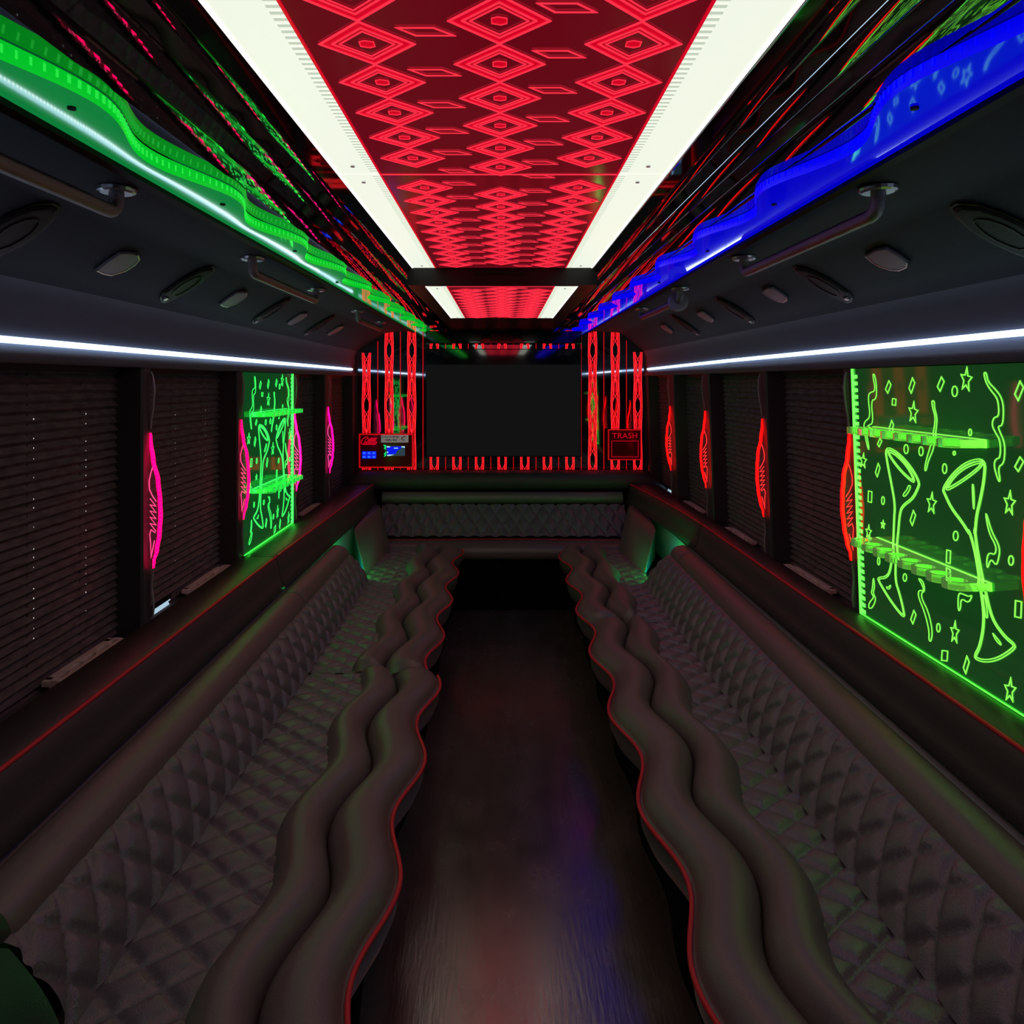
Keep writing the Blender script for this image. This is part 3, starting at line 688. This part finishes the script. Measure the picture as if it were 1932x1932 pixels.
def lamp_pod(s, Z, label):
    t = thing('overhead_pod', slope_pt(s, .45, Z), label, 'speaker pod', 'dark oval overhead pods')
    o_ = POD[s]; zc = sum(a for a, b in o_)/len(o_); uc = sum(b for a, b in o_)/len(o_)
    ol = lambda k, n: [slope_pt(s, uc+(b-uc)*k, Z+(a-zc)*k, n) for a, b in o_]
    obj('shell', MB().loft([ol(1, -.004), ol(.97, .006), ol(.88, .009), ol(.80, .0095)]), M['pod'], t)
    obj('grille', MB().stroke(ol(.55, .0095), nvec(s, Z), .003, .002, True), M['satin'], t)
    obj('collar', MB().stroke(ol(1.02, .0005), nvec(s, Z), .005, .004, True), M['satin'], t)
    zl = o_[0][0]-zc+Z; ul = o_[0][1]-uc+uc
    obj('latch', MB().hexa([slope_pt(s, u, Z+z, n) for n in (.002, .014) for u, z in ((ul-.01, zl-Z+.004), (ul+.07, zl-Z+.004), (ul+.07, zl-Z+.024), (ul-.01, zl-Z+.024))]), M['chrome'], t, bevel=.002)
for s, nm in ((LEFT, 'green'), (RIGHT, 'blue')):
    for Z, o_ in ((1.53, 'largest'), (2.37, 'second'), (3.25, 'third'), (4.1, 'smallest')):
        lamp_pod(s, Z, '%s dark oval pod in the lining under the %s soffit' % (o_, nm))

# ------------------------------------------------------------------ rear wall: red lattice columns, screen, boxes
def lattice(t, xc, Vt, Vb, Z=ZB-.002):
    mb = MB(); idx = []
    def mark(m): idx.extend([m]*(len(mb.f)-len(idx)))
    n = max(6, int((Vt-Vb)/.012)); vs = [Vt+(Vb-Vt)*i/n for i in range(n+1)]
    ph = lambda V: 2*pi*((-V-.185)/.43)
    eo = lambda V: .031+.0025*cos(ph(V))
    ei = lambda V: max(.0005, .019*max(0, cos(ph(V)))**.8+.007*max(0, -cos(ph(V)))**1.5)
    for sg in (-1, 1):
        mb.grid([[P(xc+sg*eo(V), Z, V), P(xc+sg*ei(V), Z, V)] for V in vs])
    mark(0)
    for sg in (-1, 1):
        mb.stroke([P(xc+sg*eo(V), Z-.0005, V) for V in vs], (0,-1,0), .004, .002)
        mb.stroke([P(xc+sg*.021*cos(ph(V)/2), Z-.0005, V) for V in vs], (0,-1,0), .0028, .002)
        mb.stroke([P(xc+sg*.024*cos(ph(V)*1.5), Z-.0005, V) for V in vs], (0,-1,0), .0022, .002)
    mark(1)
    o = obj('etched_column', mb, [M['redlattice'], M['redbright']], t)
    o.data.polygons.foreach_set('material_index', idx[:len(o.data.polygons)])
t = thing('etched_mirror_panel', P(0, ZB, -.70), 'black mirror panel with red glowing lattice columns on the back wall', 'mirror panel')
obj('mirror_sheet', MB().box(-1.16, 1.15, ZB-.006, ZB-.003, -.72, .42), M['mirror'], t)
per = 42.6*ZB/F; x00 = (947.4-CX)*ZB/F
topV = lambda ax: .40 if ax < .82 else (.385 if ax < .93 else .39-(ax-.90)*1.02)
for k in range(-6, 7):
    xc = x00+k*per; ax = abs(xc)
    lattice(t, xc, topV(ax), -.688, ZB-.008)
for k in range(-6, 6):
    xc = x00+(k+.5)*per
    obj('etched_line', MB().stroke([P(xc, ZB-.0065, topV(abs(xc))), P(xc, ZB-.0065, -.688)], (0,-1,0), .006, .003), M['redlattice'], t)
for px, y0, y1 in ((668.5, 832, 892), (1224.6, 845, 888)):
    xa, va = at(px, y0, ZB); xb, vb = at(px, y1, ZB)
    obj('etched_line', MB().stroke([P(xa, ZB-.0065, va), P(xa, ZB-.0065, vb)], (0,-1,0), .008, .003), M['redlattice'], t)

Zt = 5.70
x0, v1 = at(803, 658, Zt); x1, v0 = at(1097, 862, Zt)
tv = thing('television', P((x0+x1)/2, Zt, v0), 'large flat black television on the red lattice back wall', 'television')
obj('frame', MB().box(x0, x1, Zt, Zt+.05, v0, v1), M['tvframe'], tv, bevel=.004)
xs0, vs1 = at(805, 688, Zt-.002); xs1, vs0 = at(1095, 860, Zt-.002)
obj('glass', MB().box(x0+.008, x1-.008, Zt-.002, Zt, vs1, v1-.006), M['tvglass'], tv)
obj('screen', MB().box(xs0, xs1, Zt-.002, Zt, vs0, vs1), M['screen'], tv)
obj('wall_mount', MB().box(-.2, .2, Zt+.05, ZB-.013, v0+.2, v1-.2), M['black'], tv)
# three black cabinets over the screen
xa = at(803, 0, 5.68)[0]; xb = at(1098, 0, 5.68)[0]; va = at(0, 648, 5.68)[1]
cb = thing('overhead_cabinet', P((xa+xb)/2, 5.74, va), 'long black gloss cabinet over the television', 'cabinet')
obj('body', MB().box(xa, xb, 5.69, ZB-.013, va, .388), M['blackgloss'], cb, bevel=.004)
for (p0, p1) in ((862, 909), (926, 968), (985, 1032)):
    a = at(p0, 0, 5.68)[0]; b = at(p1, 0, 5.68)[0]
    obj('recessed_door', MB().box(a, b, 5.684, 5.69, va+.02, .37), M['tvframe'], cb, bevel=.003)

def frame_strokes(mb, x0, x1, v0, v1, Z, wd):
    mb.stroke([P(x0,Z,v0),P(x1,Z,v0),P(x1,Z,v1),P(x0,Z,v1)], (0,-1,0), wd, .003, True)
Zc = 5.70
x0, v1 = at(677, 818, Zc); x1, v0 = at(780, 883, Zc)
cbx = thing('control_box', P((x0+x1)/2, Zc, v0), 'black control box edged in red light with blue buttons and a small screen', 'control box')
obj('case', MB().box(x0, x1, Zc, ZB-.013, v0, v1), M['boxface'], cbx, bevel=.004)
e = MB(); frame_strokes(e, x0+.006, x1-.006, v0+.006, v1-.006, Zc-.001, .010); obj('lit_border', e, M['redlattice'], cbx)
def bpt(zx, zy): return at(676+zx/17.56, 815+zy/17.56, Zc-.002)
lg = MB()                                             # a slanted red script initial with speed lines
lg.stroke([P(bpt(a, b)[0], Zc-.001, bpt(a, b)[1]) for a, b in ((335,215),(300,170),(230,170),(150,230),(95,320),(110,390),(160,415),(560,412),(625,325))], (0,-1,0), .006, .003)
lg.stroke([P(bpt(a, b)[0], Zc-.001, bpt(a, b)[1]) for a, b in ((335,215),(270,230),(215,290),(215,330),(300,330),(600,325))], (0,-1,0), .004, .003)
for yy, a, b in ((215, 380, 620), (255, 330, 590), (290, 300, 570), (370, 170, 580)):
    lg.stroke([P(bpt(a, yy)[0], Zc-.001, bpt(a, yy)[1]), P(bpt(b, yy)[0], Zc-.001, bpt(b, yy)[1])], (0,-1,0), .0075, .002)
obj('script_logo', lg, M['redband'], cbx, label='red glowing slanted script logo')
xa, vb = bpt(755, 90); xb, va = bpt(1660, 350)
pl = obj('label_plate', MB().box(xa, xb, Zc-.003, Zc, va, vb), M['label'], cbx, label='grey label plate with two lines of dark print')
ik = MB(); zx = 790
while zx < 1385:
    wdt = random.choice((12, 18, 26)); h0 = random.choice((135, 150)); p, q = bpt(zx, h0), bpt(zx+wdt, 190)
    if random.random() < .85: ik.box(p[0], q[0], Zc-.0036, Zc-.003, q[1], p[1])
    zx += wdt+random.choice((10, 14, 30))
zx = 890
while zx < 1275:
    wdt = random.choice((14, 20, 30)); p, q = bpt(zx, random.choice((235, 245))), bpt(zx+wdt, 290)
    if not 1105 < zx < 1140: ik.box(p[0], q[0], Zc-.0036, Zc-.003, q[1], p[1])
    zx += wdt+12
ik.stroke([P(bpt(a, b)[0], Zc-.003, bpt(a, b)[1]) for a, b in ((1560,145),(1480,165),(1430,205),(1455,250),(1530,280))], (0,-1,0), .006, .0008)
k = obj('print', ik, M['ink'], pl)
xa, vb = bpt(945, 465); xb, va = bpt(1545, 790)
sc = obj('small_screen', MB().box(xa, xb, Zc-.003, Zc, va, vb), M['scrgrey'], cbx, label='small lit screen, blue and grey')
def quad(pts, d=.0036): return MB().add([P(bpt(a, b)[0], Zc-d, bpt(a, b)[1]) for a, b in pts], [tuple(range(len(pts)))])
obj('screen_picture', quad(((955,480),(1430,480),(1400,560),(1310,600),(1230,720),(955,760))), M['scrblue'], sc)
for q in (((945,465),(1070,480),(1040,510),(945,515)), ((1430,475),(1545,475),(1545,520),(1430,510)), ((1180,525),(1310,520),(1320,550),(1175,545)), ((955,755),(1050,750),(1200,755),(1020,795),(960,795)), ((955,650),(990,650),(990,700),(955,700))):
    obj('screen_picture', quad(q, .004), M['scrwhite'], sc)
for q in (((830,420),(925,440),(910,610),(880,560),(845,545),(880,500)), ((910,640),(925,650),(920,790),(845,825),(880,770),(850,720),(885,690))):
    obj('status_light', quad(q), M['scrgreen'], cbx)
for r_ in range(2):
    for c_ in range(3):
        a, b = bpt(125+c_*160, 640+r_*125), bpt(272+c_*160, 755+r_*125)
        bt = obj('button', MB().box(a[0], b[0], Zc-.006, Zc, b[1], a[1]), M['bluebtn'], cbx, bevel=.002)
        a, b = bpt(160+c_*160, 675+r_*125), bpt(237+c_*160, 725+r_*125)
        obj('symbol', MB().box(a[0], b[0], Zc-.0066, Zc-.006, b[1], a[1]), M['bluebtn2'], bt)

x0, v1 = at(1147, 810, Zc); x1, v0 = at(1210, 868, Zc)
tb = thing('trash_box', P((x0+x1)/2, Zc, v0), 'black box edged in red light with TRASH lettering and an open slot', 'trash bin')
ix0, iv1 = at(1154, 832, Zc); ix1, iv0 = at(1204, 862, Zc)
cs = MB(); cs.box(x0, ix0, Zc, ZB-.013, v0, v1); cs.box(ix1, x1, Zc, ZB-.013, v0, v1); cs.box(ix0, ix1, Zc, ZB-.013, iv1, v1); cs.box(ix0, ix1, Zc, ZB-.013, v0, iv0)
cs.box(ix0, ix1, ZB-.02, ZB-.013, iv0, iv1)
obj('case', cs, M['boxface'], tb)
e = MB(); frame_strokes(e, x0+.004, x1-.004, v0+.004, v1-.004, Zc-.001, .007); obj('lit_border', e, M['redlattice'], tb)
e = MB(); frame_strokes(e, ix0, ix1, iv0, iv1, Zc-.001, .003); obj('slot_border', e, M['redband'], tb)
fc = bpy.data.curves.new('lettering', 'FONT'); fc.body = 'TRASH'; fc.size = .060; fc.align_x = 'CENTER'; fc.extrude = .001; fc.offset = -.0006; fc.space_character = 1.1
ft = bpy.data.objects.new('lettering_curve', fc); COL.objects.link(ft)
lm = bpy.data.meshes.new_from_object(ft.evaluated_get(bpy.context.evaluated_depsgraph_get())); bpy.data.objects.remove(ft)
lm.materials.clear(); lm.materials.append(M['redband'])
fo = bpy.data.objects.new('lettering', lm); COL.objects.link(fo); fo.parent = tb
lx, lv = at(1179, 827, Zc); fo.location = (lx-ORG[tb.name][0], -.002, CAMZ+lv-ORG[tb.name][2]); fo.rotation_euler = (pi/2, 0, 0)

# ------------------------------------------------------------------ the long quilted benches
def quilt_h(a, b, pa, pb, amp):
    u, v = a/pa+b/pb, a/pa-b/pb
    d = min(abs(u-round(u)), abs(v-round(v)))*2
    return amp*(.72*(1-(1-min(1, d/.42))**2)+.28*d)
def frange(a, b, st):
    n = max(1, int(round((b-a)/st))); return [a+(b-a)*i/n for i in range(n+1)]
PAR = {LEFT: dict(front=(.262, .027, 1.93, .54), mid=(.411, .028, 1.89, .53), outer=(.541, .024, 1.87, .52), junc=.75, dx=(0, 0, 0), split=2.85, seam=(3.27, 3.2), bz=(1.27, 4.12), step=.028),
       RIGHT: dict(front=(.395, .028, 2.24, .56), mid=(.546, .03, 2.27, .57), outer=(.667, .026, 2.18, .53), junc=.80, dx=(.088, .085, .073), split=3.45, seam=(4.02, 3.93), bz=(.75, 4.12), step=.0)}
def bench(s):
    p = PAR[s]; nm = 'left' if s < 0 else 'right'
    lab = ('long black quilted bench with wavy seat rolls, under the pink lights' if s < 0 else 'long black quilted bench with wavy seat rolls, under the red lights')
    t = thing('quilted_bench', P(s*.8, 2.9, FL), lab, 'bench')
    def wv(key, Z, far=0):
        m, a, ph, pr = p[key]; return m+a*cos(2*pi*(Z-ph)/pr)+far
    segs = [(.75, p['split']-.004, 0), (p['split']+.004, 4.99, p['step'])]
    for i, (Za, Zb, st) in enumerate(segs):
        Zs = frange(Za, Zb, .022)
        end = lambda Z: min(1, max(0, min((Z-Za+.002)/.03, (Zb-Z+.002)/.03)))**.5
        # quilted seat
        rows = []
        for Z in frange(Za, Zb, .0075):
            xo, xi = p['junc']+.03, wv('outer', Z, st)-.02; row = []
            for j in range(37):
                x = xo+(xi-xo)*j/36; h = quilt_h(Z, x, .105, .125, .016); row.append(P(s*x, Z, SEAT-.004+h*end(Z)))
            rows.append(row)
        obj('quilted_seat', MB().grid(rows), M['quilt'], t, smooth=True)
        # two wavy rolls
        for nmr, ka, kb, hh in (('wavy_roll', 'outer', 'mid', .078), ('wavy_roll', 'mid', 'front', .070)):
            rows = []
            for Z in Zs:
                xa, xb = wv(ka, Z, st), wv(kb, Z, st); row = []; N = 15; e_ = end(Z)
                for j in range(N):
                    q = .5-.5*cos(pi*j/(N-1))
                    prof = (1-abs(2*q-1)**2.1)**.52
                    v = SEAT-.030+hh*prof*(.35+.65*e_)
                    row.append(P(s*(xa+(xb-xa)*q), Z, v))
                if kb == 'front':                       # the front roll turns down into the seat front
                    row[-1] = P(s*(xb+.000), Z, SEAT-.010)
                    row += [P(s*(xb-.002), Z, SEAT-.025), P(s*(xb+.002), Z, SEAT-.06), P(s*(xb+.02), Z, SEAT-.10), P(s*(xb+.06), Z, SEAT-.12), P(s*xa, Z, SEAT-.12)]
                else:
                    row += [P(s*xb, Z, SEAT-.04), P(s*xa, Z, SEAT-.04)]
                rows.append(row)
            obj(nmr, MB().loft(rows), M['leather'], t, smooth=True)
        obj('red_piping', MB().tube([P(s*(wv('front', Z, st)-.0045), Z, SEAT-.008) for Z in Zs], .0056, 7), M['piping'], t, smooth=True)
    # base, following the wave a little and set back
    Zs = frange(.75, 4.99, .05)
    rows = []
    for Z in Zs:
        xf = wv('front', Z)*.45+p['front'][0]*.55+.055
        rows.append([P(s*xf, Z, SEAT-.115), P(s*(xf+.03), Z, FL), P(s*1.10, Z, FL), P(s*1.10, Z, SEAT-.02), P(s*(p['junc']+.02), Z, SEAT-.02), P(s*(p['junc']-.1), Z, SEAT-.115)])
    obj('base', MB().loft(rows), M['base'], t)
    # quilted backrest
    jx = p['junc']; bx = .845+p['dx'][2]; rows = []
    b0, b1 = p['bz']
    for Z in frange(b0, b1, .0085):
        row = []; q_ = (Z-b0)/(b1-b0)
        for j in range(29):
            q = 1.07*j/28; x = jx+(bx-jx)*q-.012*sin(pi*q); v = SEAT+.0+(.15)*q
            h = quilt_h(Z, q*.18, .105, .135, .019)*min(1, max(0, (1.07-q)/.12))
            sl = 0
            if s < 0: sl = .0
            row.append(P(s*(x-h*.85), Z, v+h*.5))
        rows.append(row)
    mb = MB().grid(rows)
    for Z in (b0, b1):                                   # closed ends
        mb.add([P(s*(jx+(bx-jx)*j/8-.012*sin(pi*j/8)), Z, SEAT+.15*j/8) for j in range(9)]+[P(s*(bx+.05), Z, SEAT+.15), P(s*(jx+.12), Z, SEAT)], [tuple(range(11))])
    obj('quilted_backrest', mb, M['quilt'], t, smooth=True)
    # bolster roll in two lengths
    d1, d2 = p['dx'][1], p['dx'][2]
    cx, cv, rx, rv = .897+(d1+d2)/2, -.943, .048, .041
    for Za, Zb in ((b0+.02, p['seam'][1]-.003), (p['seam'][1]+.003, b1)):
        rows = []
        for Z in [Za, Za+.004, Za+.012, Za+.03]+frange(Za+.06, Zb-.06, .3)+[Zb-.03, Zb-.012, Zb-.004, Zb]:
            e_ = min(Z-Za, Zb-Z); k = 1 if e_ >= .03 else math.sqrt(max(0, 1-(1-e_/.03)**2))*.12+.88
            row = []
            for j in range(28):
                a = 2*pi*j/28; ca, sa = cos(a), sin(a)
                ex = math.copysign(abs(ca)**.8, ca)*rx*k; ev = math.copysign(abs(sa)**.8, sa)*rv*k
                row.append(P(s*(cx+ex*.95-ev*-.35), Z, cv+ev*.92+ex*.12))
            rows.append(row)
        obj('bolster', MB().loft(rows), M['leather'], t, smooth=True)
    # top rail in two lengths, red piping on its edge
    d0 = p['dx'][0]
    def railx(Z):
        if s < 0: return 1.0-.028*max(0, (Z-3.2)/2.4)
        return 1.092-.012*max(0, (Z-2)/2)*1.0-(.115*((Z-4.0)/1.6)**1.5 if Z > 4 else 0)
    for Za, Zb in ((.6, p['seam'][0]-.003), (p['seam'][0]+.003, 5.56)):
        rows = []
        for Z in [Za, Za+.01]+frange(Za+.04, Zb-.04, .15)+[Zb-.01, Zb]:
            e_ = min(Z-Za, Zb-Z); k = .006*(1-min(1, e_/.03)); x = railx(Z); wx = wallx(s, Z, -.77)
            rows.append([P(s*(wx+.0), Z, -.90), P(s*wx, Z, -.774-k), P(s*(wx-.004), Z, -.770-k), P(s*((wx+x)/2), Z, -.764-k), P(s*(x+.012), Z, -.766-k), P(s*x, Z, -.772-k),
                         P(s*(x-.010+k), Z, -.785), P(s*(x-.018+k), Z, -.81), P(s*(x-.022+k), Z, -.84), P(s*(x-.03+k), Z, -.875), P(s*(x-.05+k), Z, -.905), P(s*(x-.03), Z, -.92), P(s*(wx), Z, -.93)])
        obj('padded_rail', MB().loft(rows), M['raillth'], t, smooth=True)
        obj('red_piping', MB().tube([P(s*(railx(Z)-.003), Z, -.7705) for Z in frange(Za+.004, Zb-.004, .06)], .0056, 7), M['piping'], t, smooth=True)
    # inner panel behind the cushions, seen in the lit gaps at the ends
    obj('inner_panel', MB().box(*sorted((s*(.955+d2), s*(.985+d2))), .6, 5.2, SEAT-.02, -.92), M['recess'], t)
    # corner cushion at the far end
    o = .0 if s < 0 else .028
    bot = [(.785+o, 4.26, SEAT-.01), (.745+o, 4.68, SEAT-.01), (.715+o, 4.84, SEAT-.01), (.96+o, 4.75, SEAT-.01)]
    top = [(.945+o, 4.67, -.925), (.875+o, 5.20, -.885), (.885+o, 5.40, -.89), (1.0+o, 5.3, -.90)]
    mb = MB().hexa([P(s*x, Z, V) for x, Z, V in bot]+[P(s*x, Z, V) for x, Z, V in top])
    obj('corner_cushion', mb, M['leather'], t, smooth=True, bevel=.018)
    return t
bl = bench(LEFT); br = bench(RIGHT)

def corner_led(s, label, near=False):
    o = .0 if s < 0 else .028
    if near: Za, Zb, xa, xb = .9, 1.14, .80, .82
    else: Za, Zb, xa, xb = 4.13, 4.40, .80+o*1.2, .785+o*1.2
    t = thing('corner_light', P(s*xa, (Za+Zb)/2, SEAT), label, 'light strip', 'lights in the bench corners')
    if near: obj('lit_tube', MB().tube([P(s*.80, 1.07, SEAT+.010), P(s*.80, 1.13, SEAT+.010)], .0012, 8), M['cornerled'], t)
    else:
        obj('lit_tube', MB().tube([P(s*(.925+o), 4.19, SEAT+.02), P(s*(.925+o), 4.19, -1.0)], .009, 8), M['cornerled'], t)
        obj('lit_tube', MB().tube([P(s*(.80+o), 4.15, SEAT+.012), P(s*(.86+o), 4.16, SEAT+.012)], .006, 8), M['cornerled'], t)
        obj('blue_tube', MB().tube([P(s*(.935+o), 4.30, SEAT+.01), P(s*(.935+o), 4.40, SEAT+.01)], .006, 8), M['tealed'], t)
corner_led(LEFT, 'green corner light at the far end of the bench under the pink lights')
corner_led(RIGHT, 'green corner light at the far end of the bench under the red lights')
corner_led(LEFT, 'green corner light at the near end of the bench under the pink lights', True)

# rear bench
t = thing('rear_bench', P(0, 5.4, FL), 'black quilted bench back across the rear wall under the television', 'bench')
rows = []
xl, xr = -1.155, 1.14
for x in [xl, xl+.008, xl+.03, xl+.07]+frange(xl+.12, xr-.12, .25)+[xr-.07, xr-.03, xr-.008, xr]:
    e_ = min(x-xl, xr-x); dr = .07*(1-math.sqrt(max(0, 1-(1-min(1, e_/.07))**2)))
    pr = [(5.78, -.72-dr*.2), (5.78, -.69-dr), (5.70, -.683-dr), (5.62, -.692-dr*.9), (5.585, -.72-dr*.6), (5.575, -.76-dr*.3), (5.585, -.80), (5.62, -.822), (5.78, -.83)]
    rows.append([P(x, Z, V) for Z, V in pr])
obj('padded_rail', MB().loft(rows), M['raillth'], t, smooth=True)
obj('red_piping', MB().tube([P(xl+.002, 5.69, -.84), P(xl, 5.69, -.78), P(xl+.02, 5.69, -.722)]+[P(x, 5.70, -.682) for x in frange(xl+.07, xr-.07, .2)]+[P(xr-.02, 5.69, -.722), P(xr, 5.69, -.78), P(xr, 5.69, -.84)], .0028, 6), M['piping'], t)
rows = []
for x in frange(-.895, .895, .179):
    rows.append([P(x, 5.555+.05*cos(a), -.872+.047*sin(a)) for a in [2*pi*j/20 for j in range(20)]])
obj('bolster', MB().loft(rows), M['leather'], t, smooth=True)
rows = []
for j in range(31):
    q = j/30; row = []
    for x in frange(-.89, .90, .0085):
        h = quilt_h(x, q*.19, .098, .12, .024); row.append(P(x, 5.50-.26*q-h*.7, -.92-.18*q+h*.7))
    rows.append(row)
obj('quilted_backrest', MB().grid(rows), M['quilt'], t, smooth=True)
obj('red_piping', MB().tube([P(-.83+1.67*i/40, 5.215-.012*sin(pi*i/40), -1.108-.004*cos(pi*(i/20))) for i in range(41)], .003, 6), M['piping'], t)
rows = []
for x in frange(-.86, .88, .1):
    rows.append([P(x, Z, V) for Z, V in ((5.3, -1.10), (5.20, -1.113), (5.08, -1.108), (5.02, -1.12), (5.0, -1.15), (5.01, -1.20), (5.3, -1.22))])
obj('front_roll', MB().loft(rows), M['leather'], t, smooth=True)
obj('base', MB().box(-.9, .92, 5.03, 5.78, FL, -1.14), M['base'], t)
